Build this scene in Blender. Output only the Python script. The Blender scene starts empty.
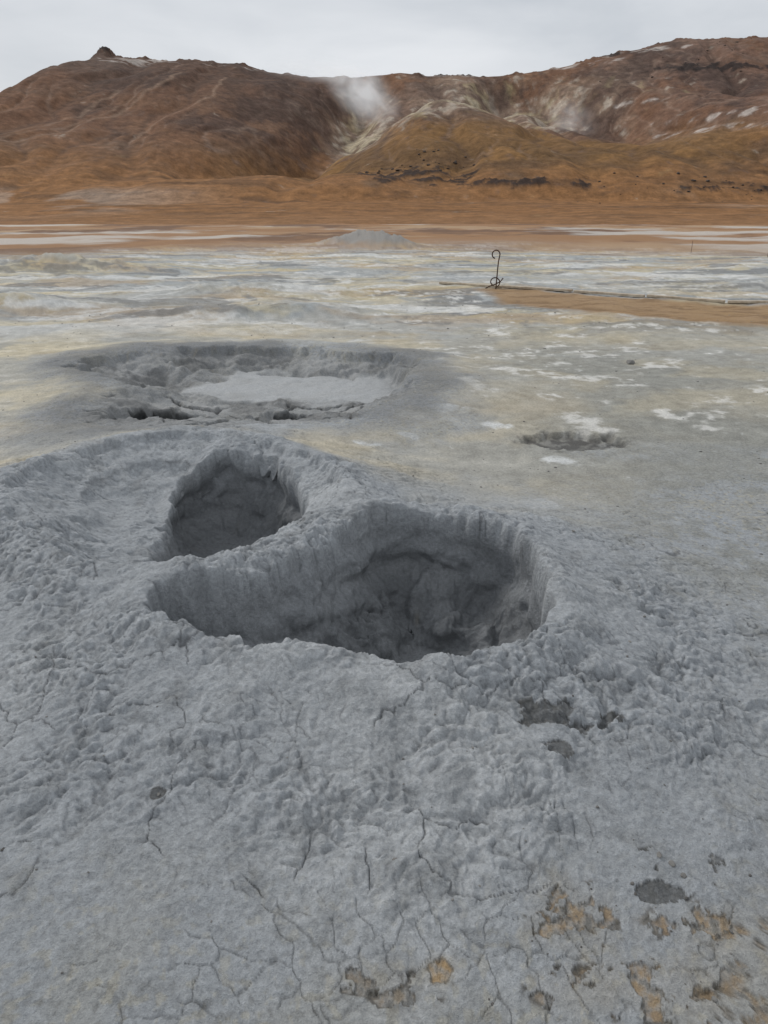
import bpy, math, time
import numpy as np
from mathutils import Vector
T0=time.time()
scene=bpy.context.scene
F=np.float32
# ------------------------------------------------------------------ noise
rng=np.random.RandomState(7)
PERM=np.concatenate([rng.permutation(256)]*3).astype(np.int32)
GA=rng.rand(256)*2*np.pi
GX=np.cos(GA).astype(F); GY=np.sin(GA).astype(F)
RX=rng.rand(256).astype(F); RY=rng.rand(256).astype(F)
def pn(x,y,seed=0):
    x=np.asarray(x,dtype=np.float64)+seed*17.31; y=np.asarray(y,dtype=np.float64)+seed*9.77
    xf=np.floor(x); yf=np.floor(y)
    xi=xf.astype(np.int64)&255; yi=yf.astype(np.int64)&255
    fx=(x-xf).astype(F); fy=(y-yf).astype(F)
    u=fx*fx*fx*(fx*(fx*6-15)+10); v=fy*fy*fy*(fy*(fy*6-15)+10)
    a=PERM[xi]; b=PERM[xi+1]
    h00=PERM[a+yi]; h01=PERM[a+yi+1]; h10=PERM[b+yi]; h11=PERM[b+yi+1]
    n00=GX[h00]*fx+GY[h00]*fy
    n10=GX[h10]*(fx-1)+GY[h10]*fy
    n01=GX[h01]*fx+GY[h01]*(fy-1)
    n11=GX[h11]*(fx-1)+GY[h11]*(fy-1)
    return ((n00*(1-u)+n10*u)*(1-v)+(n01*(1-u)+n11*u)*v)*1.5
def fbm(x,y,o=4,seed=0,g=.5):
    s=0;a=1;t=0;f=1.0
    for i in range(o):
        s=s+a*pn(x*f,y*f,seed+i*3+1); t+=a; a*=g; f*=2.07
    return s/t
def bil(x,y,o=3,seed=0,g=.5):
    s=0;a=1;t=0;f=1.0
    for i in range(o):
        s=s+a*np.abs(pn(x*f,y*f,seed+i*5+2)); t+=a; a*=g; f*=2.11
    return s/t
def worley(x,y,seed=0):
    x=x+seed*5.3; y=y+seed*3.1
    xf=np.floor(x); yf=np.floor(y)
    xi=xf.astype(np.int64); yi=yf.astype(np.int64)
    f1=np.full(x.shape,9.,F); f2=np.full(x.shape,9.,F); cid=np.zeros(x.shape,np.int32)
    for i in(-1,0,1):
        for j in(-1,0,1):
            h=PERM[PERM[(xi+i)&255]+((yi+j)&255)]
            d=np.hypot(xf+i+RX[h]-x, yf+j+RY[h]-y).astype(F)
            c=d<f1
            f2=np.where(c,f1,np.minimum(f2,d)); cid=np.where(c,h,cid); f1=np.where(c,d,f1)
    return f1,f2,cid
def ss(a,b,x):
    t=np.clip((x-a)/(b-a),0,1); return t*t*(3-2*t)
def lerp(a,b,t): return a+(b-a)*t
def smax(a,b,k):
    h=np.clip(.5+.5*(a-b)/k,0,1); return b*(1-h)+a*h+k*h*(1-h)
def smax0(a,b,k):
    h=np.clip(.5+.5*(a-b)/k,0,1); return b*(1-h)+a*h+k*h*(1-h)*ss(0,k,np.maximum(a,b))
def chaikin(p,n=1):
    p=np.array(p,float)
    for _ in range(n):
        q=np.roll(p,-1,0); p=np.stack([p*.75+q*.25,p*.25+q*.75],1).reshape(-1,2)
    return p
def sdf(x,y,poly,margin=3.0):
    D=np.full(x.shape,margin+5.,F); NX=np.zeros(x.shape,F); NY=np.zeros(x.shape,F)
    m=(x>poly[:,0].min()-margin)&(x<poly[:,0].max()+margin)&(y>poly[:,1].min()-margin)&(y<poly[:,1].max()+margin)
    px=x[m].astype(F); py=y[m].astype(F)
    best=np.full(px.shape,1e9,F); bx=np.zeros(px.shape,F); by=np.zeros(px.shape,F); ins=np.zeros(px.shape,bool)
    n=len(poly)
    for i in range(n):
        ax,ay=poly[i]; cx,cy=poly[(i+1)%n]; ex=cx-ax; ey=cy-ay
        t=np.clip(((px-ax)*ex+(py-ay)*ey)/(ex*ex+ey*ey),0,1)
        qx=ax+t*ex-px; qy=ay+t*ey-py; d=qx*qx+qy*qy
        c=d<best; best=np.where(c,d,best); bx=np.where(c,qx,bx); by=np.where(c,qy,by)
        if ay!=cy:
            ins^=((ay>py)!=(cy>py))&(px<(cx-ax)*(py-ay)/(cy-ay)+ax)
    d=np.sqrt(best)
    l=np.maximum(d,1e-4)
    D[m]=np.where(ins,-d,d); NX[m]=bx/l; NY[m]=by/l
    return D,NX,NY
# ------------------------------------------------------------------ plan of the mud pots (metres)
POT_B=chaikin([(-1.0,2.70),(-.86,2.43),(-.546,2.28),(-.297,2.25),(-.135,2.21),(.055,2.18),(.263,2.19),(.486,2.27),(.64,2.42),(.69,2.85),(.69,3.12),(.6,3.36),(.282,3.52),(.056,3.58),(-.09,3.50),(-.26,3.19),(-.38,2.98),(-.56,2.83),(-.76,2.76)],1)
POT_A=chaikin([(-.2,3.9),(-.33,4.34),(-.757,4.77),(-1.273,4.99),(-1.83,4.79),(-2.12,4.38),(-2.1,3.84),(-1.75,3.22),(-1.4,2.95),(-1.08,2.86),(-.8,2.88),(-.6,2.97),(-.45,3.18),(-.32,3.48)],1)
HOLE_A=chaikin([(-1.34,4.38),(-1.26,4.64),(-.951,4.74),(-.58,4.50),(-.40,3.92),(-.42,3.5),(-.56,3.12),(-.82,2.97),(-1.10,2.96),(-1.28,3.05),(-1.27,3.35),(-1.22,3.8)],1)
POT_C=chaikin([(-3.4,8.6),(-3.35,9.3),(-2.2,9.6),(-1.3,9.9),(-.5,9.45),(.3,9.1),(.15,8.3),(.474,7.67),(.25,6.7),(-.2,6.05),(-.9,5.75),(-1.684,5.63),(-2.35,5.98),(-2.85,6.41),(-2.6,7.26),(-3.0,7.8)],1)
HOLE_C=chaikin([(-2.55,6.40),(-2.2,7.15),(-1.65,6.95),(-1.3,6.75),(-.983,7.1),(-.55,7.05),(-.5,6.6),(-1.02,6.15),(-1.85,6.05)],1)
PATH=chaikin([(2.0,18.4),(4.1,16.8),(7.6,14.9),(14,13.6),(24,12.5),(24,7.5),(14,8.4),(5.9,11.2),(3.5,13.2),(2.3,15.3)],1)

def mixc(c,new,t):
    t=t[:,None]; return c*(1-t)+np.array(new,F)[None,:]*t
def ground(x,y):
    x=x.astype(np.float64); y=y.astype(np.float64); n=len(x)
    r=np.hypot(x,y)
    z=np.zeros(n,F); dx=np.zeros(n,F); dy=np.zeros(n,F); wet=np.zeros(n,F)
    far=ss(5,14,r)
    z+=far*(fbm(x/4.5,y/4.5,4,11)*.16+fbm(x/17,y/17,3,12)*.35*ss(14,40,r))*(1-ss(100,200,r)*.8)
    z+=.012*fbm(x*1.3,y*1.3,3,13)-.10*(1-ss(4.5,8,r))
    def bump(cx,cy,sx,sy,h):
        return h*np.exp(-(((x-cx)/sx)**2+((y-cy)/sy)**2))
    c47=bump(-1.2,47,2.4,1.6,.85)+bump(.2,45,1.4,1.2,.55)
    cone=c47+bump(-3.6,16.6,1.5,.7,.18)+bump(-6.6,14.2,1.1,.7,.22)+bump(-1.2,13.4,1.1,.5,.16)+bump(-10,24,3,1.2,.4)+bump(-2.6,13.0,1.4,.4,.14)+bump(-2.9,17.5,2.2,.5,.17)
    z+=cone*(1+.6*fbm(x*1.6,y*1.6,4,14))
    midz=ss(9.5,12,y)*(1-ss(26,34,y))
    z+=midz*(.09*bil(x/1.1,y/1.1,5,16))
    # ---- colours: pale fumarole crust
    w1=fbm(x/3.1,y/3.1,5,21); w2=fbm(x/1.3+w1,y/1.3,6,24); w3=fbm(x/7,y/9,4,27); w4=fbm(x/.35,y/.35,4,30); w5=fbm(x/.12,y/.12,3,31)
    col=np.tile(np.array((.44,.40,.315),F),(n,1))
    col=mixc(col,(.52,.465,.345),ss(-.1,.35,w3-.02*x))
    col=mixc(col,(.36,.355,.325),ss(-.1,.2,w2)*.85)
    col=mixc(col,(.38,.30,.19),ss(.05,.35,fbm(x/2.2,y/2.2,6,33))*.4)
    col=mixc(col,(.365,.372,.362),ss(-.05,.18,fbm(x/5,y/3.5,6,36)+.2*w4)*ss(5.5,10,y)*.8)
    rt=ss(.4,2.2,x)*(1-ss(8,12,y))
    col=mixc(col,(.28,.278,.25),rt*(.4+.6*ss(-.25,.2,w1+.4*w2)))
    col=mixc(col,(.42,.375,.28),rt*ss(.0,.3,w2-.4*w1)*.6*ss(5,7,y))
    st=fbm(x/5+.8*w1,y/3.2,7,40,.6)
    zone=ss(9.2,13,y)*(1-ss(45,62,y))
    col=mixc(col,(.31,.326,.328),zone*ss(-.08,.09,st)*.88)
    col=mixc(col,(.48,.405,.24),zone*ss(.04,.24,fbm(x/4,y/2.4,6,46,.6))*.55)
    col=mixc(col,(.37,.26,.145),zone*ss(.06,.26,fbm(x/6,y/3.4,6,48,.6)+.12*ss(22,40,y))*.5)
    col=mixc(col,(.60,.60,.58),zone*ss(.05,.24,fbm(x/4+w2,y/2.5,7,43,.62))*.7)
    col=mixc(col,(.17,.172,.17),zone*ss(.08,.22,fbm(x/3+w1,y/2.0,7,47,.6))*.7)
    sp=ss(.06,.22,fbm(x/.8,y/.8,6,49,.6)+.3*w1)*ss(5.0,6.2,y)*(1-ss(16,22,y))*(.3+.7*ss(0,2.0,x+.25*y-1.6))
    sp*=ss(-.1,.25,w4+.6*w5)
    col=mixc(col,(.62,.61,.58),sp*.7)
    for cx,cy,sx,sy in [(.86,3.72,.16,.10),(.98,4.25,.12,.1),(1.3,5.25,.13,.1),(.55,6.5,.22,.13),(.95,6.1,.15,.1),(.2,5.7,.12,.06),(-.1,5.35,.14,.04)]:
        q=np.exp(-(((x-cx)/(sx*1.2))**2+((y-cy)/(sy*1.2))**2))+.8*fbm(x*6,y*6,5,52,.6)
        col=mixc(col,(.64,.65,.64),ss(.3,.85,q)*ss(-.25,.12,w5+.4*q-.1)*.85)
    col*=(1+.27*w4+.24*w5)[:,None]
    ff=ss(34,58,r+10*fbm(x/18,y/18,4,55)+8*ss(0,18,-x))
    col=mixc(col,(.27,.150,.073),ff)
    col=mixc(col,(.35,.235,.14),ff*ss(.0,.3,fbm(x/22,y/30,5,57)))
    col=mixc(col,(.15,.085,.05),ff*ss(.0,.25,fbm(x/16,y/40,6,59,.6)))
    wb=ff*ss(.08,.26,fbm(x/45,y/28,6,58,.6)+.30*ss(10,30,x)*(1-ss(70,100,y))-.03)
    col=mixc(col,(.47,.44,.40),wb*.8)
    col=mixc(col,(.25,.243,.228),ss(.08,.4,c47+.3*w2*ss(.02,.1,c47))*.9)
    dP,_,_=sdf(x,y,PATH,3); dP=dP+.3*fbm(x*1.1,y*1.1,5,60)
    pm=1-ss(-.3,.2,dP)
    col=mixc(col,(.31,.195,.095),pm*.92)
    col=mixc(col,(.185,.115,.06),pm*ss(-.05,.25,fbm(x*.9,y*2.5,6,62,.6))*.7)
    # ---- distances to pots
    near=r<17
    xn=x[near]; yn=y[near]
    jit=.052*fbm(xn*4.5,yn*4.5,3,70)+.011*pn(xn*13,yn*13,73)+.003*pn(xn*34,yn*34,74)
    dB,bx,by=sdf(xn,yn,POT_B); dA,ax,ay=sdf(xn,yn,POT_A)
    dH,hx,hy=sdf(xn,yn,HOLE_A); dC,cx_,cy_=sdf(xn,yn,POT_C,4); dK,kx,ky=sdf(xn,yn,HOLE_C)
    dAB=np.minimum(dA,dB)
    zn=z[near]; cn=col[near]; wn=wet[near]; dxn=dx[near]; dyn=dy[near]
    dout=np.maximum(dAB,0)
    m=.29*np.exp(-(dout/.72)**1.45)
    zn+=m
    rimv=.7+.9*fbm(xn*2.6,yn*2.6,2,75)
    zn+=.042*np.exp(-((dB-.04)/.09)**2)*rimv
    zn+=.045*np.exp(-((dA-.05)/.17)**2)*rimv*ss(-.02,.08,dB)
    zn+=.02*np.exp(-((dA+dB)/.2)**2)*np.exp(-((dB-.05)/.12)**2)*ss(-1.1,-.6,xn)*ss(-.02,.03,dB)
    # blistered clumps on the rims
    rimz=np.exp(-(np.abs(dAB-.06)/.22)**2)
    cl1,cl2,_c=worley((xn+.05*pn(xn*7,yn*7,180))*11,(yn+.05*pn(xn*7,yn*7,181))*12,7)
    zn+=rimz*.020*(np.sqrt(np.clip(1-cl1*1.25,0,1))-.3)*ss(-.15,.15,fbm(xn*2.3,yn*2.3,2,182)+.05)
    # mud mantle (colour)
    wob=.55*fbm(xn/1.1,yn/1.1,6,77)+.12*fbm(xn*4,yn*4,3,79)
    dm=np.minimum(dAB,99)
    mud=1-ss(.15,1.0,dm+wob*1.2+.45*ss(4.3,5.0,yn)*ss(-.2,.5,dAB))
    mud=np.maximum(mud,1-ss(3.6,5.0,yn+wob*1.3-.30*np.clip(xn,0,2.5)*ss(.5,1.5,xn)+.35*np.clip(-xn-1,0,2)))
    mudC=1-ss(.0,.85,dC+wob*1.5-.05)
    strm=np.exp(-((yn-(5.1+.10*xn+.3*np.sin(xn*1.3)))/.38)**2)*ss(.6,1.8,xn)
    strm=ss(.25,.9,strm+.6*wob)
    big=fbm(xn*.9,yn*.9,4,81); sm=fbm(xn*7,yn*7,4,84); gr=fbm(xn*28,yn*28,3,86)
    mcol=np.tile(np.array((.325,.342,.357),F),(len(xn),1))
    mcol=mixc(mcol,(.385,.40,.410),ss(-.1,.35,big))
    mcol=mixc(mcol,(.25,.262,.27),ss(.0,.4,sm+.3*big)*.6)
    dust=ss(.55,1.5,dm+.6*wob)
    mcol=mixc(mcol,(.315,.31,.28),dust*ss(-.15,.3,fbm(xn*2.1,yn*2.1,5,88))*.65)
    mcol=mixc(mcol,(.42,.385,.29),dust*ss(.14,.32,gr+.3*sm)*.5)
    mcol=mixc(mcol,(.16,.16,.15),dust*ss(.16,.34,fbm(xn*33,yn*33,3,89)+.2*sm)*.5)
    mcol=mixc(mcol,(.25,.255,.24),ss(.8,1.8,xn)*ss(2.4,3.6,yn)*.7*ss(-.3,.2,sm+big))
    mm=np.maximum(np.maximum(mud,mudC),strm*.7)[:,None]
    cn=cn*(1-mm)+mcol*mm
    # ---- splattered-mud relief outside the pots
    wx=xn+.035*pn(xn*6,yn*6,90)+.010*pn(xn*20,yn*20,89); wy=yn+.035*pn(xn*6,yn*6,91)+.010*pn(xn*20,yn*20,88)
    l1=bil(wx*8,wy*10.5,2,92,.4); l2=bil(wx*20,wy*25,2,95,.4); l0=bil(wx*3.4,wy*4.2,2,98); l3=bil(xn*55,yn*60,1,97)
    tq=fbm(wx*3.0,wy*5.0,3,100,.45)*7; fr=tq-np.floor(tq); ter=(np.floor(tq)+ss(.68,.95,fr))/7
    cm=(1-ss(.30,1.3,dm+.4*wob)); cm=np.maximum(cm,(1-ss(.1,.5,dC+wob*.5))*.5)
    cm=cm*(.40+.60*ss(-.25,.15,fbm(xn*1.7,yn*1.7,3,103)))*(1-.4*ss(3.0,4.5,yn))
    relief=(l0*.028+l1*.047+l2*.025+l3*.007+ter*.050-.034)
    zn+=relief*cm
    rough=(.003*fbm(xn*22,yn*22,3,106)+.007*fbm(xn*7,yn*7,3,108)+.0024*bil(xn*40,yn*40,2,109))*ss(0,.3,dm)*(1-ss(9,15,yn))
    zn+=rough
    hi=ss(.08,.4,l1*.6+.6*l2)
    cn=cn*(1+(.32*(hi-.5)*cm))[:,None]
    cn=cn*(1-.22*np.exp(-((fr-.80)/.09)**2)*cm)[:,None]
    # hairline cracks
    wxx=xn+.16*pn(xn*2.3,yn*2.3,110)+.03*pn(xn*11,yn*11,111)+.012*pn(xn*30,yn*30,108); wyy=yn+.16*pn(xn*2.3,yn*2.3,112)+.03*pn(xn*11,yn*11,113)+.012*pn(xn*30,yn*30,107)
    f1,f2,cid=worley(wxx*3.2,wyy*3.2,3); e=f2-f1
    ckm=ss(.04,.18,fbm(xn*1.9,yn*1.9,4,115)+.07*(1-ss(.1,.8,dm)))*(mm[:,0])
    ck=(1-ss(.004,.020,e))*ckm
    f1b,f2b,_=worley(wxx*9,wyy*9,5); eb=f2b-f1b
    ck2=(1-ss(.01,.055,eb))*ss(-.02,.2,fbm(xn*2.9,yn*2.9,3,117))*mm[:,0]*.6
    ckk=np.maximum(ck,ck2)*(1-ss(-.02,-.12,dB))
    zn-=.006*ckk
    cn*=(1-.45*ckk)[:,None]
    # ---- pot A (bowl with an inner hole)
    sA=np.maximum(-(dA+jit*1.2),0)
    drop=.05*ss(0,.05,sA)*ss(-.25,.15,fbm(xn*1.5,yn*1.5,2,119)+.1)+.17*ss(.02,.55,sA)
    zn-=drop*(dA<.08)
    zn-=(relief*cm*.3)*ss(0,.2,sA)
    zn+=(.03*bil(xn*5,yn*5,3,172)-.01)*ss(.05,.2,sA)
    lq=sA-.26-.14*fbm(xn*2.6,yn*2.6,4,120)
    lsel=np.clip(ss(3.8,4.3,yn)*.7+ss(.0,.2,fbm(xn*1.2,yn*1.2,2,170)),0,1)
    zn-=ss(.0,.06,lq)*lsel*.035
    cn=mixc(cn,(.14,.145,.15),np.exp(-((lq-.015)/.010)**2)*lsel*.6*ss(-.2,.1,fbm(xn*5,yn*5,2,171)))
    fadeH=np.exp(-np.maximum(-dH,0)/.08)
    sH=np.maximum(-(dH+jit*2.2*fadeH),0)
    pz=-.38+.05*bil(xn*3.2,yn*3.2,3,121)+.13*ss(3.8,3.2,yn)
    backH=ss(3.7,4.3,yn)
    wH=lerp(lerp(.15,.28,ss(-.7,-1.15,xn)),.24,backH)*(1+.45*pn(xn*3.5,yn*3.5,123))
    prof=.62*(1-np.exp(-(sH/wH)**1.3))+.05*ss(0,.04,sH)*backH
    lumA=(.13*bil(xn*3.6,yn*4,3,122)+.04*bil(xn*11,yn*11,2,128)-.05)*ss(.02,.1,sH)
    zH=smax(zn-prof+lumA,pz,.06)
    zn=np.where(sH>0,np.minimum(zH,zn+.005),zn)
    ov=.08*ss(.01,.09,sH)*(1-ss(.10,.34,sH))*backH
    dxn+=hx*ov; dyn+=hy*ov
    wA=ss(0,.07,sH)
    # ---- pot B
    fadeB=np.exp(-np.maximum(-dB,0)/.06)
    sB=np.maximum(-(dB+jit*fadeB*1.4),0)
    left=ss(.02,-.42,xn+.35*(yn-2.9)+.12*fbm(xn*3,yn*3,3,124))
    fl=lerp(-.38,-.02,left)-.15*ss(-.9,-.1,xn)*left
    farw=ss(2.6,3.0,yn)*(1-.5*ss(.2,.5,xn))
    wdt=(lerp(.07,.29,farw)+.07*left*farw)*(1+.45*fbm(xn*3,yn*3,2,126))
    prof=.05*ss(0,.035,sB)+.64*(1-np.exp(-(sB/wdt)**1.3))
    lum=(.13*bil(xn*2.9+.5*pn(yn*3,xn*3,1),yn*3.9,2,129)+.07*bil(xn*7,yn*7,3,128)+.02*bil(xn*22,yn*22,2,130)-.08)
    zB=zn-prof+lum*ss(.03,.14,sB)
    zB=smax(zB,fl+.25*lum*left+.03*bil(xn*5,yn*5,3,131),.05)
    zn=np.where(sB>0,np.minimum(zB,zn),zn)
    ovs=np.maximum(ss(2.75,3.1,yn)*ss(-.2,.1,xn),ss(.35,.55,xn))
    ov=(.08+.04*pn(xn*4,yn*4,133))*ss(.01,.09,sB)*(1-ss(.10,.34,sB))*ovs
    n3=pn((xn-yn)*6,zn*8+xn*2,135)+.8*pn((xn+yn)*6,zn*8-yn*2,139)
    pz3=.030*n3+.014*pn((xn+yn)*14,zn*16,136)+.012*pn((xn-yn)*15,zn*17,140)
    ov=ov+pz3*ss(.03,.09,sB)*(1-ss(.35,.5,sB))
    dxn+=bx*ov; dyn+=by*ov
    pz4=pz3*ss(.03,.09,sH)*(1-ss(.35,.5,sH))
    dxn+=hx*pz4; dyn+=hy*pz4
    wB=ss(0,.05,sB)
    # ---- pot C : shallow sunken mud field with a cracked near edge
    nC=.55*fbm(xn*.9,yn*.9,5,139)
    zn+=.05*np.exp(-((dC+nC-.25)/.4)**2)
    sC=np.maximum(-(dC+nC+jit),0)
    inC=ss(0,.25,sC)
    back=ss(7.4,8.6,yn)*ss(-.25,.15,fbm(xn*.9,yn*.9,2,142)+.02)
    zn-=ss(0,.12,sC)*(.10*back)+.19*ss(.0,1.1,sC)
    sC2=sC-.45-.35*fbm(xn*1.4,yn*1.4,4,153)
    zn-=ss(0,.08,sC2)*.05*ss(7.0,8.0,yn)*ss(-.2,.1,fbm(xn*1.3,yn*1.3,2,154))
    f1,f2,cc=worley(wxx*1.8,wyy*2.1,9); ec=f2-f1
    slab=(RX[cc]-.5)*.09+(1-ss(.01,.06,ec))*(-.08)+.05*bil(xn*5,yn*5,3,173)
    sm_=ss(0.02,.25,sC)*(1-ss(.2,.7,dK+.4*wob))*ss(-.25,-.1,dK+.1)*(1-ss(7.3,8.0,yn))
    zn+=slab*sm_
    sK=np.maximum(-(dK+.20*fbm(xn*2.2,yn*2.2,4,140)+jit*2),0)
    zK=np.maximum(zn-.40*(1-np.exp(-(sK/.15)**1.2)),-.46+.08*bil(xn*3,yn*3,4,141))
    zn=np.where(sK>0,np.minimum(zK,zn),zn)
    kk=.11*ss(0.01,.08,sK)*(1-ss(.10,.3,sK))*ss(6.4,6.8,yn)
    dxn+=kx*kk; dyn+=ky*kk
    wK=ss(0,.1,sK)
    w1n=w1[near]
    liqd=np.hypot((xn+.8)/1.3,(yn-8.25)/.85)-1+1.0*fbm(xn*1.2,yn*1.2,5,149)
    liq=(1-ss(-.2,.10,liqd))*inC
    bub=bil(xn*2.6+.5*w1n,yn*3.0,5,147)
    zn+=inC*(1-wK)*(1-sm_)*(.16*bub-.04)*(1-.8*liq)
    lv_=-.20+.035*bil(xn*3.5,yn*4,4,151)
    zn=lerp(zn,lv_,liq*.92)
    # ---- pot colours/wetness
    tW=np.clip(np.maximum(wA,wB),0,1)
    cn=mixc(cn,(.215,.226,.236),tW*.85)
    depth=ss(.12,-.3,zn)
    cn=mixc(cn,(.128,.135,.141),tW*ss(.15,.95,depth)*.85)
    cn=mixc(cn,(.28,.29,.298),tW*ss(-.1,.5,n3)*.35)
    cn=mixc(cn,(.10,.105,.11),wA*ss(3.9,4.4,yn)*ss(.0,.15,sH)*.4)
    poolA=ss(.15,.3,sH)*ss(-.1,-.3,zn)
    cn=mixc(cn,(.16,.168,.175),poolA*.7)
    cC=fbm(xn*.9+.4*w1n,yn*1.2,5,145)
    cn=mixc(cn,(.235,.238,.235),inC*.75)
    cn=mixc(cn,(.33,.333,.33),inC*ss(-.1,.3,cC)*.6)
    cn=mixc(cn,(.12,.122,.12),inC*ss(.03,.25,fbm(xn*1.6,yn*2.2,5,146))*.65*(1-liq))
    cn=mixc(cn,(.32,.33,.335),liq*np.clip(.75+.9*fbm(xn*2.5,yn*3.5,5,152),0,1))  # liquid mud, paled: sky reflection and misty haze put into its colour
    hal=fbm(xn*.7,yn*.7,2,148)+.30*ss(-1.6,-2.3,xn)+.15*ss(0,.3,xn)
    cn=mixc(cn,(.145,.148,.148),(1-ss(.0,.65,np.abs(dC+nC*.6-.12)+.6*wob))*.65*ss(-.3,.15,hal))
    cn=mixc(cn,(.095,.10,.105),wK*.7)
    cn=mixc(cn,(.06,.06,.06),ss(.2,.6,sm_)*(1-ss(.01,.05,ec))*.85)
    wn=np.maximum(wn,tW*.2+.2*ss(.5,1,depth)*tW)
    wn=np.maximum(wn,inC*.2*ss(0,.3,cC+.1)); wn=np.maximum(wn,wK*.4); wn=np.maximum(wn,poolA*.45); wn=np.maximum(wn,liq*.55)
    for vx,vy,sx,sy in [(1.5,5.72,.44,.24)]:
        q=np.exp(-(((xn-vx)/sx)**2+((yn-vy)/sy)**2))
        qq=ss(.35,.6,q+.35*sm)
        zn-=.05*qq
        cn=mixc(cn,(.13,.128,.12),ss(.15,.8,q+.6*sm)*.7)
        cn=mixc(cn,(.085,.082,.078),qq*ss(-.2,.15,fbm(xn*9,yn*9,3,185))*.8)
    # ---- broken crust with ochre soil beneath (near right)
    hf=fbm(xn*38,yn*38,3,161)
    pf=fbm(xn*9,yn*12,5,158,.55)
    for vx,vy,sx,sy,o in [(.13,1.22,.03,.03,1),(.468,1.36,.085,.07,.6),(.83,1.335,.13,.045,.6),(.60,1.18,.14,.05,.7),(.84,1.14,.10,.10,.5),(-.04,1.2,.07,.025,.25),(.585,1.99,.14,.045,0),(.545,1.86,.07,.04,0),(.768,1.51,.07,.03,0),(.70,1.43,.07,.03,0),(-.66,1.72,.025,.018,0),(.45,1.18,.09,.04,.4),(.9,1.5,.06,.04,.1),(.05,1.17,.06,.035,.3)]:
        q=np.exp(-(((xn-vx)/sx)**2+((yn-vy)/sy)**2))
        if sx<.035: q=ss(.3,.6,q+.35*hf)
        else: q=ss(.06,.13,(q-.35)*.4+pf-.04)*ss(.06,.25,q)
        zn-=.006*q
        c0=np.array((.40,.25,.105))*o+np.array((.17,.172,.165))*(1-o)
        edge=q*(1-q)*4
        cn=mixc(cn,c0,q*np.clip(.55+1.6*hf,0,1)*.85)
        cn=mixc(cn,(.08,.078,.072),edge*.75+q*ss(.1,.3,-hf)*.5)
        if o==0: cn=mixc(cn,(.06,.06,.058),q*.5)
        if o>0:
            q2=np.exp(-(((xn-vx)/(sx*1.8))**2+((yn-vy)/(sy*1.8))**2))
            cn=mixc(cn,(.37,.31,.21),ss(.3,.8,q2+.6*sm)*.25*o)
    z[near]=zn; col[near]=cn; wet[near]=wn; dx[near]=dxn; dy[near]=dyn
    return x+dx,y+dy,z,np.clip(col*1.1,.01,.85),wet

def grid_mesh(name,X,Y,Z,nr,nc,col,wet,mat,closed):
    V=np.stack([X,Y,Z],1).astype(F)
    i=np.arange(nr-1)[:,None]; j=np.arange(nc if closed else nc-1)[None,:]
    j2=(j+1)%nc
    a=i*nc+j; b=i*nc+j2; c=(i+1)*nc+j2; d=(i+1)*nc+j
    Q=np.stack([a,b,c,d],-1).reshape(-1,4)[:,::-1].astype(np.int32)
    me=bpy.data.meshes.new(name)
    me.vertices.add(len(V)); me.vertices.foreach_set('co',V.ravel())
    me.loops.add(Q.size); me.loops.foreach_set('vertex_index',np.ascontiguousarray(Q).ravel())
    me.polygons.add(len(Q)); me.polygons.foreach_set('loop_start',np.arange(0,Q.size,4,dtype=np.int32))
    me.update(calc_edges=True)
    me.polygons.foreach_set('use_smooth',np.ones(len(Q),bool))
    ca=me.color_attributes.new('Col','FLOAT_COLOR','POINT')
    C=np.ones((len(V),4),F); C[:,:3]=col; ca.data.foreach_set('color',C.ravel())
    wa=me.attributes.new('wet','FLOAT','POINT'); wa.data.foreach_set('value',wet.astype(F))
    me.materials.append(mat)
    ob=bpy.data.objects.new(name,me); scene.collection.objects.link(ob)
    return ob

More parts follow.
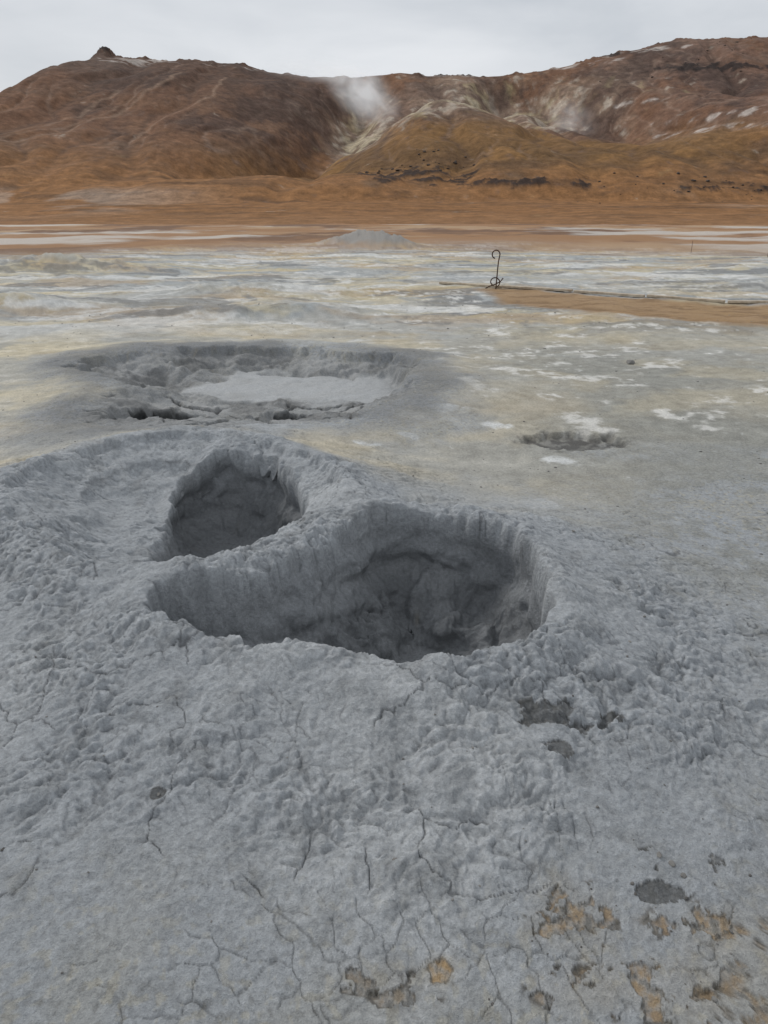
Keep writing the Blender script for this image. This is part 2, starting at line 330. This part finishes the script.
# ------------------------------------------------------------------ materials
def N(nt,t,**k):
    n=nt.nodes.new(t)
    for a,b in k.items(): setattr(n,a,b)
    return n
def soil_mat(name,s1,s2,bump,dist,var=.25,spec=.3,rough=.95):
    m=bpy.data.materials.new(name); m.use_nodes=True; nt=m.node_tree; L=nt.links
    bs=nt.nodes['Principled BSDF']
    at=N(nt,'ShaderNodeAttribute',attribute_name='Col'); aw=N(nt,'ShaderNodeAttribute',attribute_name='wet')
    tc=N(nt,'ShaderNodeTexCoord')
    n1=N(nt,'ShaderNodeTexNoise'); n1.inputs['Scale'].default_value=s1; n1.inputs['Detail'].default_value=6; n1.inputs['Roughness'].default_value=.65
    n2=N(nt,'ShaderNodeTexNoise'); n2.inputs['Scale'].default_value=s2; n2.inputs['Detail'].default_value=5; n2.inputs['Roughness'].default_value=.7
    for n in(n1,n2): L.new(tc.outputs['Object'],n.inputs['Vector'])
    mr=N(nt,'ShaderNodeMapRange'); mr.inputs['From Min'].default_value=.3; mr.inputs['From Max'].default_value=.7
    mr.inputs['To Min'].default_value=1-var; mr.inputs['To Max'].default_value=1+var
    L.new(n1.outputs['Fac'],mr.inputs['Value'])
    mr2=N(nt,'ShaderNodeMapRange'); mr2.inputs['From Min'].default_value=.3; mr2.inputs['From Max'].default_value=.7
    mr2.inputs['To Min'].default_value=1-var*.8; mr2.inputs['To Max'].default_value=1+var*.8
    L.new(n2.outputs['Fac'],mr2.inputs['Value'])
    mu=N(nt,'ShaderNodeMath',operation='MULTIPLY'); L.new(mr.outputs[0],mu.inputs[0]); L.new(mr2.outputs[0],mu.inputs[1])
    vm=N(nt,'ShaderNodeVectorMath',operation='SCALE'); L.new(at.outputs['Color'],vm.inputs[0]); L.new(mu.outputs[0],vm.inputs['Scale'])
    L.new(vm.outputs[0],bs.inputs['Base Color'])
    rr=N(nt,'ShaderNodeMapRange'); rr.inputs['To Min'].default_value=rough; rr.inputs['To Max'].default_value=.28
    L.new(aw.outputs['Fac'],rr.inputs['Value']); L.new(rr.outputs[0],bs.inputs['Roughness'])
    bs.inputs['Specular IOR Level'].default_value=spec
    ad=N(nt,'ShaderNodeMath',operation='MULTIPLY_ADD'); ad.inputs[1].default_value=.4
    L.new(n2.outputs['Fac'],ad.inputs[0]); L.new(n1.outputs['Fac'],ad.inputs[2])
    bm=N(nt,'ShaderNodeBump'); bm.inputs['Strength'].default_value=bump; bm.inputs['Distance'].default_value=dist
    sb=N(nt,'ShaderNodeMath',operation='MULTIPLY_ADD'); sb.inputs[1].default_value=-bump*.8; sb.inputs[2].default_value=bump
    L.new(aw.outputs['Fac'],sb.inputs[0]); L.new(sb.outputs[0],bm.inputs['Strength'])
    L.new(ad.outputs[0],bm.inputs['Height']); L.new(bm.outputs[0],bs.inputs['Normal'])
    return m
mat_ground=soil_mat('fumarole_soil',55,210,1.0,.015,.22)
mat_hill=soil_mat('hill_soil',.22,1.3,.7,1.0,.28,.1)
# ------------------------------------------------------------------ ground sheet
rs=list(np.arange(.02,.9,.04)); r=.9
while r<4.9: rs.append(r); r+=.0050
while r<11: rs.append(r); r*=1.0018
while r<30: rs.append(r); r*=1.005
while r<160: rs.append(r); r*=1.015
while r<5000: rs.append(r); r*=1.06
rs=np.array(rs)
az=np.concatenate([np.arange(-180,-60,4.),np.arange(-60,-33,.5),np.arange(-33,33,.1),np.arange(33,60,.5),np.arange(60,180,4.)])
az=np.radians(az)
Rg,Ag=np.meshgrid(rs,az,indexing='ij')
gx=(Rg*np.sin(Ag)).ravel(); gy=(Rg*np.cos(Ag)).ravel()
X,Y,Z,C,W=ground(gx,gy)
grid_mesh('ground',X,Y,Z,len(rs),len(az),C,W,mat_ground,True)
print('ground',len(X),time.time()-T0)
# ------------------------------------------------------------------ hills
RT=np.array([(-1500,20),(-900,35),(-600,45),(-400,62),(-272,80),(-236,88),(-213,96),(-205,102),(-199,108),(-191,109),(-184,107),(-173,106.5),(-142,106),(-100,104),(-80,99),(-52,96),(-27,95),(11,98),(39,96),(81,96),(123,101.5),(164,111),(211,119),(265,120),(400,119),(600,95),(900,60),(1500,20)],float)
def hill(x,y):
    x=x.astype(np.float64); y=y.astype(np.float64); r=np.hypot(x,y)
    wx=x+10*fbm(x/90,y/90,3,200)*ss(600,540,y)
    R=np.interp(wx,RT[:,0],RT[:,1])
    y0=248+135*np.exp(-((x-30)/95)**2)+14*fbm(x/80,y*0+1,3,203)-40*ss(-150,-300,x)
    t=np.clip((y-y0)/(600-y0),0,1)
    S=.55*t+.45*ss(0,1,t)
    S2=.55*ss(.0,.45,t)+.45*ss(.6,1,t)
    S=lerp(S,S2,.6*ss(110,190,x))
    z=R*S
    z*=1-.9*ss(620,1100,y)
    d=np.hypot((x-26)/np.where(x<26,78,150),(y-450)/175)
    d=np.sqrt(d*d+.006)
    c1=68*np.clip(1-d,0,1)**1.05
    d=np.hypot((x-95)/150,(y-385)/130); c2=29*np.clip(1-d*d,0,1)**1.3
    d=np.hypot((x+70)/130,(y-330)/90); c3=9*np.clip(1-d*d,0,1)**1.3
    d=np.hypot((x-10)/120,(y-330)/80); c4=12*np.clip(1-d*d,0,1)**1.4
    cc=smax0(c1,smax0(c2,smax0(c3,c4,5),6),6)
    v1=np.exp(-((x+44-.2*(y-400))/18)**2)*ss(330,420,y)*(1-ss(550,592,y))
    v2=np.exp(-((x-150+.35*(y-400))/22)**2)*ss(360,440,y)*(1-ss(545,590,y))
    v3=np.exp(-((x-60-.3*(y-500))/14)**2)*ss(470,510,y)*(1-ss(560,595,y))
    z=z-20*v1-17*v2-9*v3
    zz=smax0(z,cc,3)
    apr=7*ss(135,300,y+14*fbm(x/50,y/50,3,216))
    zz=zz*.97+apr*(1-ss(15,60,zz))
    g=ss(0,25,zz)*ss(640,585,y)*(1-.7*ss(555,600,y))
    nx_=x+14*fbm(x/60,y/60,3,209)
    gul=np.abs(pn(nx_/46+.35*fbm(x/60,y/60,2,210),y/230,211))
    gul2=np.abs(pn(nx_/19+.5*fbm(x/30,y/40,3,212),y/110,213))
    gul3=np.abs(pn(nx_/7+.5*fbm(x/15,y/30,3,218),y/45,221))
    gm=ss(-.1,.25,fbm(x/90,y/120,3,214))
    zz=zz-g*(3.6*(1-ss(0,.42,gul))+1.3*(.2+.8*gm)*(1-ss(0,.35,gul2))+.35*gm*(1-ss(0,.4,gul3)))
    zz+=ss(4,15,zz)*(1.1*fbm(x/26,y/26,5,215,.5)*(1-.6*ss(570,600,y)))
    cr=np.exp(-((y-598)/14)**2)
    zz+=cr*2.0*np.clip(fbm(x/10,y/10,4,219)-.10,0,1)*2
    zz+=cr*(4.5*np.exp(-((x+193)/4.6)**4)+3*np.exp(-((x+201)/3.5)**2)+1.5*np.exp(-((x+184)/3)**2))*(1+.6*fbm(x/2,y/2,3,220))
    zz=zz-1.5*(1-ss(135,170,r))
    # ---- colours
    n=len(x)
    a=fbm(x/60,y/110,6,230,.55); b=fbm(x/24,y/30,6,233,.55); c=fbm(x/9,y/12,6,236,.6); dd=fbm(x/120,y/120,5,239)
    zr=zz/np.maximum(R,1)
    col=np.tile(np.array((.165,.090,.056),F),(n,1))
    col=mixc(col,(.080,.053,.043),ss(-.1,.22,a)*.8)
    col=mixc(col,(.245,.135,.078),ss(.0,.25,b)*.5)
    col=mixc(col,(.225,.165,.13),ss(.05,.3,dd+.5*c)*.45)
    col=mixc(col,(.082,.055,.045),ss(.5,.85,zr+.3*b)*ss(20,-60,x)*.65)
    col=mixc(col,(.175,.110,.086),ss(110,180,x)*.6*ss(-.3,.2,b))
    col=mixc(col,(.075,.051,.043),ss(110,180,x)*.65*ss(-.05,.22,a+.5*c))
    lo=1-ss(8,44,zz+14*b)
    col=mixc(col,(.28,.14,.055),lo*.8)
    och=np.exp(-(((x-60)/120)**2+((y-375)/80)**2))
    col=mixc(col,(.235,.130,.048),ss(.2,.6,och)*.75*(1-ss(34,52,zz+8*b)))
    col=mixc(col,(.095,.060,.034),ss(.3,.7,och+.9*b)*.6*(1-ss(22,38,zz)))
    col=mixc(col,(.12,.068,.038),lo*ss(.05,.25,fbm(x/40,y/12,6,263,.55))*.6)
    pal=np.exp(-(((x-22)/40)**2+((y-450)/46)**2))*1.0+np.exp(-(((x+16)/16)**2+((y-500)/75)**2))+.95*np.exp(-(((x-75)/50)**2+((y-530)/48)**2))+.28*np.exp(-(((x-150)/45)**2+((y-500)/50)**2))
    col=mixc(col,(.285,.21,.155),ss(.2,.8,pal+.7*b)*.8)
    col=mixc(col,(.48,.42,.345),ss(.6,1.1,pal+1.5*c+.6*b)*.6)
    col=mixc(col,(.42,.36,.20),ss(.6,1.0,pal+1.3*fbm(x/14,y/20,5,242))*.35)
    col=mixc(col,(.14,.095,.075),ss(.3,.8,pal-1.3*c-.4*b)*ss(.03,.2,-c)*.65)
    col=mixc(col,(.29,.205,.155),(1-ss(0,.08,gul2))*.4*gm*ss(15,30,zz))
    col=mixc(col,(.080,.052,.040),(1-ss(0,.08,gul))*.45*ss(15,30,zz))
    def blob(cx,cz,sx,sz): return np.exp(-(((x-cx)/sx)**2+((zz-cz)/sz)**2))
    wb=blob(225,47,80,2.6)+.6*blob(170,40,40,2.5)+.85*blob(120,98,40,3.5)+.8*blob(170,105,35,2.5)+1.0*blob(-165,98,26,5)+.5*blob(-215,40,14,2.5)+.35*blob(210,78,50,2.5)+.8*blob(40,93,30,2.5)+.35*blob(150,62,40,3)+.45*blob(-90,95,35,3)+.5*blob(-240,76,16,3)
    wv=fbm(x/14,y/9,6,262,.6)
    col=mixc(col,(.46,.41,.37),ss(.3,.9,wb*(.8+1.8*wv)+.9*wv*ss(.1,.4,wb))*.75)
    lv=blob(205,86,45,4)+.9*blob(240,76,20,4)+.9*blob(10,16,26,4)+.9*blob(150,10,60,3)+.6*blob(50,12,30,2.5)+1.1*blob(-193,113,9,7)+.6*blob(60,93,50,2)+.6*blob(150,104,40,2.5)
    lvm=ss(.45,.75,lv*(.85+2*wv)+.9*c*ss(.1,.4,lv))
    col=mixc(col,(.035,.027,.025),lvm*.9)
    zz+=lvm*1.4*bil(x/4,y/4,3,245)
    def trail(pts,w):
        best=np.full(n,1e9)
        qx=x+4*fbm(x/20,y/20,2,250); qy=y
        for (ax_,ay_),(cx,cy) in zip(pts[:-1],pts[1:]):
            ex,ey=cx-ax_,cy-ay_; tt=np.clip(((qx-ax_)*ex+(qy-ay_)*ey)/(ex*ex+ey*ey),0,1)
            best=np.minimum(best,np.hypot(ax_+tt*ex-qx,ay_+tt*ey-qy))
        return 1-ss(w*.3,w,best)
    tr=np.maximum(trail([(-125,520),(-132,460),(-150,390),(-185,320)],2.0),trail([(-100,540),(-98,480),(-112,420),(-118,380)],1.5))
    tr=np.maximum(tr,trail([(-150,480),(-160,400),(-200,330)],2.0)*.7); tr=np.maximum(tr,trail([(-135,470),(-152,400),(-190,325)],1.5)*.6); tr=np.maximum(tr,trail([(32,440),(36,410),(28,370)],1.3)*.6)
    col=mixc(col,(.30,.205,.145),tr*.5)
    ft=(1-ss(2,6,np.abs(zz-6)))*ss(.02,.2,fbm(x/40,y/60,5,255)+.03)
    col=mixc(col,(.42,.35,.29),ft*.4*ss(60,110,np.abs(x-20)))
    col*=np.clip(1+.5*fbm(x/3.5,y/4,5,258,.65)+.2*wv,.5,1.6)[:,None]
    f0=1-ss(140,230,r+25*fbm(x/40,y/40,4,264))
    col=mixc(col,(.27,.150,.076),f0*.8)
    return zz,np.clip(col,.01,.9)
hr=[];r=132.
while r<660: hr.append(r); r+=1.5
while r<2600: hr.append(r); r*=1.02
hr=np.array(hr)
ha=np.radians(np.concatenate([np.arange(-80,-33,.6),np.arange(-33,33,.085),np.arange(33,80.1,.6)]))
Rg,Ag=np.meshgrid(hr,ha,indexing='ij')
hx_=(Rg*np.sin(Ag)).ravel(); hy_=(Rg*np.cos(Ag)).ravel()
HZ,HC=hill(hx_,hy_)
grid_mesh('hills',hx_,hy_,HZ,len(hr),len(ha),HC,np.zeros(len(hx_)),mat_hill,False)
print('hills',len(hx_),time.time()-T0)
# ------------------------------------------------------------------ scattered stones (single meshes)
import bmesh
def ico():
    bm=bmesh.new(); bmesh.ops.create_icosphere(bm,subdivisions=2,radius=1)
    v=np.array([p.co[:] for p in bm.verts]); f=np.array([[q.index for q in p.verts] for p in bm.faces]); bm.free(); return v,f
IV,IF=ico()
def simple_mat(name,c1,c2,scale,rough=.9,metal=0,bump=.4):
    m=bpy.data.materials.new(name); m.use_nodes=True; nt=m.node_tree; L=nt.links; bs=nt.nodes['Principled BSDF']
    tc=N(nt,'ShaderNodeTexCoord'); n=N(nt,'ShaderNodeTexNoise'); n.inputs['Scale'].default_value=scale; n.inputs['Detail'].default_value=6
    L.new(tc.outputs['Object'],n.inputs['Vector'])
    cr=N(nt,'ShaderNodeValToRGB'); cr.color_ramp.elements[0].color=(*c1,1); cr.color_ramp.elements[1].color=(*c2,1)
    cr.color_ramp.elements[0].position=.35; cr.color_ramp.elements[1].position=.65
    L.new(n.outputs['Fac'],cr.inputs[0]); L.new(cr.outputs[0],bs.inputs['Base Color'])
    bs.inputs['Roughness'].default_value=rough; bs.inputs['Metallic'].default_value=metal
    b=N(nt,'ShaderNodeBump'); b.inputs['Strength'].default_value=bump; b.inputs['Distance'].default_value=.3/scale
    L.new(n.outputs['Fac'],b.inputs['Height']); L.new(b.outputs[0],bs.inputs['Normal'])
    return m
def stones(name,px,py,pz,size,mat,flat=.6):
    r2=np.random.RandomState(3); VV=[];FF=[];o=0
    for x,y,z,s in zip(px,py,pz,size):
        v=IV.copy()
        for _ in range(5):
            d=r2.randn(3); d/=np.linalg.norm(d); k=v@d; lim=r2.uniform(.45,.85)
            v=v-np.outer(np.maximum(k-lim,0),d)
        v=v*(1+.12*r2.randn(len(v),1)*.6)*np.array([r2.uniform(.8,1.4),r2.uniform(.8,1.2),flat*r2.uniform(.7,1.2)])*s
        a=r2.rand()*6.28; c,s_=math.cos(a),math.sin(a); v=v@np.array([[c,s_,0],[-s_,c,0],[0,0,1]])
        VV.append(v+np.array([x,y,z+s*flat*.25])); FF.append(IF+o); o+=len(v)
    me=bpy.data.meshes.new(name); me.from_pydata(np.concatenate(VV).tolist(),[],np.concatenate(FF).tolist()); me.update()
    me.materials.append(mat); ob=bpy.data.objects.new(name,me); scene.collection.objects.link(ob); return ob
r1=np.random.RandomState(5)
n=420
rr_=1.0+ r1.rand(n)**1.0*14; aa=np.radians(r1.uniform(-34,34,n))
px=rr_*np.sin(aa); py=rr_*np.cos(aa); sz=.002+.006*r1.rand(n)**4+rr_*.0006
n2=90; px=np.concatenate([px,r1.normal(.75,.28,n2),[2.87,-.66,.77,.74,.79]]); py=np.concatenate([py,r1.normal(1.3,.25,n2),[8.73,1.72,1.5,1.52,1.47]]); sz=np.concatenate([sz,.002+.004*r1.rand(n2)**3,[.06,.007,.011,.008,.009]])
dA_,_,_=sdf(px,py,POT_A); dB_,_,_=sdf(px,py,POT_B); dC_,_,_=sdf(px,py,POT_C)
ok=(np.minimum(np.minimum(dA_,dB_),dC_)>.15)&(py>.8)
px,py,sz=px[ok],py[ok],sz[ok]
_,_,pz,_,_=ground(px,py)
stones('pebbles',px,py,pz,sz,simple_mat('pebble_stone',(.08,.075,.07),(.24,.235,.22),8))
lx=np.concatenate([r1.normal(10,14,50),r1.normal(150,40,90),r1.normal(205,35,40),r1.normal(-195,5,8)])
ly=np.concatenate([r1.normal(325,9,50),r1.normal(275,9,90),r1.normal(540,25,40),r1.normal(596,3,8)])
lz,_=hill(lx,ly)
stones('lava_rocks',lx,ly,lz,.2+.7*r1.rand(len(lx))**2,simple_mat('lava_rock',(.03,.024,.02),(.09,.065,.052),.6),.6)
# ------------------------------------------------------------------ curled steel rope stake
steel=simple_mat('rusty_steel',(.035,.022,.016),(.12,.06,.035),30,.6,.5)
def tube(name,pts,rad,mat,parent=None,seg=8):
    P=[Vector(p) for p in pts]; V=[];Fc=[]
    up=Vector((0,1,0.01))
    for i,p in enumerate(P):
        t=(P[min(i+1,len(P)-1)]-P[max(i-1,0)]).normalized()
        a=t.cross(up).normalized(); b=t.cross(a).normalized()
        for k in range(seg):
            an=2*math.pi*k/seg; V.append(p+a*math.cos(an)*rad+b*math.sin(an)*rad)
    for i in range(len(P)-1):
        for k in range(seg):
            k2=(k+1)%seg; Fc.append((i*seg+k,i*seg+k2,(i+1)*seg+k2,(i+1)*seg+k))
    Fc.append(tuple(range(seg))[::-1]); Fc.append(tuple((len(P)-1)*seg+k for k in range(seg)))
    me=bpy.data.meshes.new(name); me.from_pydata([v[:] for v in V],[],Fc); me.update()
    for p in me.polygons: p.use_smooth=True
    me.materials.append(mat); ob=bpy.data.objects.new(name,me); scene.collection.objects.link(ob)
    if parent: ob.parent=parent
    return ob
def gz(x,y):
    return float(ground(np.array([x,x]),np.array([y,y]))[2][0])
sx,sy=2.56,17.75; s0=gz(sx,sy)
st=bpy.data.objects.new('curled_steel_stake',None); scene.collection.objects.link(st); st.location=(sx,sy,s0)
pts=[(0,0,-.1),(0.01,0,.2),(.02,0,.45),(.03,0,.60),(.04,0,.66)]
for k in range(0,15):
    a=math.radians(-20+k*20); pts.append((-.03+.085*math.cos(a),.004*k,.75+.085*math.sin(a)*1.05))
tube('shaft_with_hook',pts,.014,steel,st)
pts=[]
for k in range(0,19):
    a=math.radians(-60+k*18); rr=.115-.045*k/18; pts.append((-.03+rr*math.cos(a)*1.1,.03+.02*math.sin(a),.15+rr*math.sin(a)))
tube('lower_coil',pts,.013,steel,st)
pts=[(-.25,.02,.0),(-.15,.02,.06),(-.02,.02,.10),(.1,.02,.16),(.16,.02,.24)]
tube('foot_bar',pts,.013,steel,st)
wood=simple_mat('weathered_wood',(.36,.29,.21),(.52,.45,.35),6)
pk=bpy.data.objects.new('plank_edging',None); scene.collection.objects.link(pk)
line=[np.array(q) for q in [(1.36,18.9),(2.75,17.9),(4.15,16.95),(5.5,16.2),(6.9,15.5),(8.4,14.9),(10.0,14.4),(11.8,14.0)]]
for i in range(len(line)-1):
    p=line[i]+(line[i+1]-line[i])*.01; q=line[i]+(line[i+1]-line[i])*.98
    bm=bmesh.new(); bmesh.ops.create_cube(bm,size=1)
    L_=float(np.linalg.norm(q-p)); bmesh.ops.scale(bm,vec=(L_,.14,.05),verts=bm.verts)
    bmesh.ops.bevel(bm,geom=bm.edges[:],offset=.006,segments=1,affect='EDGES')
    me=bpy.data.meshes.new('plank_%d'%(i+1)); bm.to_mesh(me); bm.free(); me.materials.append(wood)
    o=bpy.data.objects.new('plank_%d'%(i+1),me); scene.collection.objects.link(o); o.parent=pk
    c=(p+q)/2; z1=gz(*p); z2=gz(*q); zm=gz(*c)
    o.location=(c[0],c[1],max((z1+z2)/2,zm)+.025); o.rotation_euler=(0,-math.atan2(z2-z1,L_),math.atan2(q[1]-p[1],q[0]-p[0]))
rf=bpy.data.objects.new('rope_fence',None); scene.collection.objects.link(rf)
fp=[(14.8,38.0),(15.6,32.0)]
for i,(x,y) in enumerate(fp):
    z=gz(x,y); tube('post_%d'%(i+1),[(x,y,z-.1),(x+.01,y,z+.3),(x,y,z+.55)],.010,steel,rf)
# ------------------------------------------------------------------ steam
def steam(name,loc,scale,dens,nscale,seed,rot=0,scatter_glow=.35):
    m=bpy.data.materials.new(name+'_vapour'); m.use_nodes=True; nt=m.node_tree; L=nt.links
    for q in list(nt.nodes):
        if q.type!='OUTPUT_MATERIAL': nt.nodes.remove(q)
    out=[q for q in nt.nodes if q.type=='OUTPUT_MATERIAL'][0]
    pv=N(nt,'ShaderNodeVolumePrincipled'); pv.inputs['Color'].default_value=(.99,.99,1,1)
    tc=N(nt,'ShaderNodeTexCoord'); no=N(nt,'ShaderNodeTexNoise'); no.inputs['Scale'].default_value=nscale; no.inputs['Detail'].default_value=5; no.inputs['Distortion'].default_value=.8
    mp=N(nt,'ShaderNodeMapping'); mp.inputs['Location'].default_value=(seed,seed*2,0)
    L.new(tc.outputs['Object'],mp.inputs[0]); L.new(mp.outputs[0],no.inputs['Vector'])
    ln=N(nt,'ShaderNodeVectorMath',operation='LENGTH'); L.new(tc.outputs['Object'],ln.inputs[0])
    fo=N(nt,'ShaderNodeMapRange'); fo.interpolation_type='SMOOTHSTEP'; fo.inputs['From Min'].default_value=.0; fo.inputs['From Max'].default_value=.92; fo.inputs['To Min'].default_value=1; fo.inputs['To Max'].default_value=0
    L.new(ln.outputs['Value'],fo.inputs['Value'])
    nm=N(nt,'ShaderNodeMapRange'); nm.inputs['From Min'].default_value=.34; nm.inputs['From Max'].default_value=.70
    L.new(no.outputs['Fac'],nm.inputs['Value'])
    mu=N(nt,'ShaderNodeMath',operation='MULTIPLY'); L.new(fo.outputs[0],mu.inputs[0]); L.new(nm.outputs[0],mu.inputs[1])
    m2=N(nt,'ShaderNodeMath',operation='MULTIPLY'); m2.inputs[1].default_value=dens; L.new(mu.outputs[0],m2.inputs[0])
    m3=N(nt,'ShaderNodeMath',operation='MULTIPLY'); m3.inputs[1].default_value=scatter_glow; L.new(m2.outputs[0],m3.inputs[0])  # slight glow stands in for light scattered many times inside the steam
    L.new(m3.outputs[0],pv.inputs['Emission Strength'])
    L.new(m2.outputs[0],pv.inputs['Density']); L.new(pv.outputs[0],out.inputs['Volume'])
    me=bpy.data.meshes.new(name); me.from_pydata(IV.tolist(),[],IF.tolist()); me.materials.append(m)
    ob=bpy.data.objects.new(name,me); scene.collection.objects.link(ob); ob.location=loc; ob.scale=scale; ob.rotation_euler=(0,rot,0)
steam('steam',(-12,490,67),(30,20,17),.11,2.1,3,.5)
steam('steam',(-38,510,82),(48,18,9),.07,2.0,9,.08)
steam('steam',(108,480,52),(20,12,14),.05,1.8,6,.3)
# ------------------------------------------------------------------ sky and light
w=bpy.data.worlds.new('World'); scene.world=w; w.use_nodes=True; nt=w.node_tree; L=nt.links
bg=nt.nodes['Background']
SE,SR=math.radians(42),math.radians(-50)
sk=N(nt,'ShaderNodeTexSky',sky_type='NISHITA'); sk.sun_disc=False; sk.sun_elevation=SE; sk.sun_rotation=SR; sk.dust_density=3
tc=N(nt,'ShaderNodeTexCoord'); mp=N(nt,'ShaderNodeMapping'); mp.inputs['Scale'].default_value=(1,1,3.2)
L.new(tc.outputs['Generated'],mp.inputs[0])
no=N(nt,'ShaderNodeTexNoise'); no.inputs['Scale'].default_value=3.0; no.inputs['Detail'].default_value=5; no.inputs['Roughness'].default_value=.5; no.inputs['Distortion'].default_value=.3
L.new(mp.outputs[0],no.inputs['Vector'])
cr=N(nt,'ShaderNodeValToRGB'); e=cr.color_ramp.elements
e[0].position=.32; e[0].color=(5.7,6.05,6.5,1); e[1].position=.68; e[1].color=(8.1,8.3,8.6,1)
L.new(no.outputs['Fac'],cr.inputs[0])
mx=N(nt,'ShaderNodeMix',data_type='RGBA'); mx.inputs['Factor'].default_value=.92
L.new(sk.outputs[0],mx.inputs['A']); L.new(cr.outputs[0],mx.inputs['B']); L.new(mx.outputs['Result'],bg.inputs['Color'])
bg.inputs['Strength'].default_value=.1
sd=bpy.data.lights.new('sun','SUN'); sd.energy=1.5; sd.angle=math.radians(12); sd.color=(1,.97,.93)
so=bpy.data.objects.new('sun',sd); scene.collection.objects.link(so)
dv=Vector((math.sin(SR)*math.cos(SE),math.cos(SR)*math.cos(SE),math.sin(SE)))
so.rotation_euler=(-dv).to_track_quat('-Z','Y').to_euler()
# ------------------------------------------------------------------ camera
cd=bpy.data.cameras.new('camera'); cam=bpy.data.objects.new('camera',cd); scene.collection.objects.link(cam)
cam.location=(0,0,1.6); cam.rotation_euler=(math.radians(90-21.7),0,0)
cd.sensor_fit='VERTICAL'; cd.angle=2*math.atan(512/745); cd.clip_end=12000; cd.clip_start=.05
scene.camera=cam
scene.view_settings.view_transform='Standard'; scene.view_settings.look='None'; scene.view_settings.exposure=0
print('done',time.time()-T0)
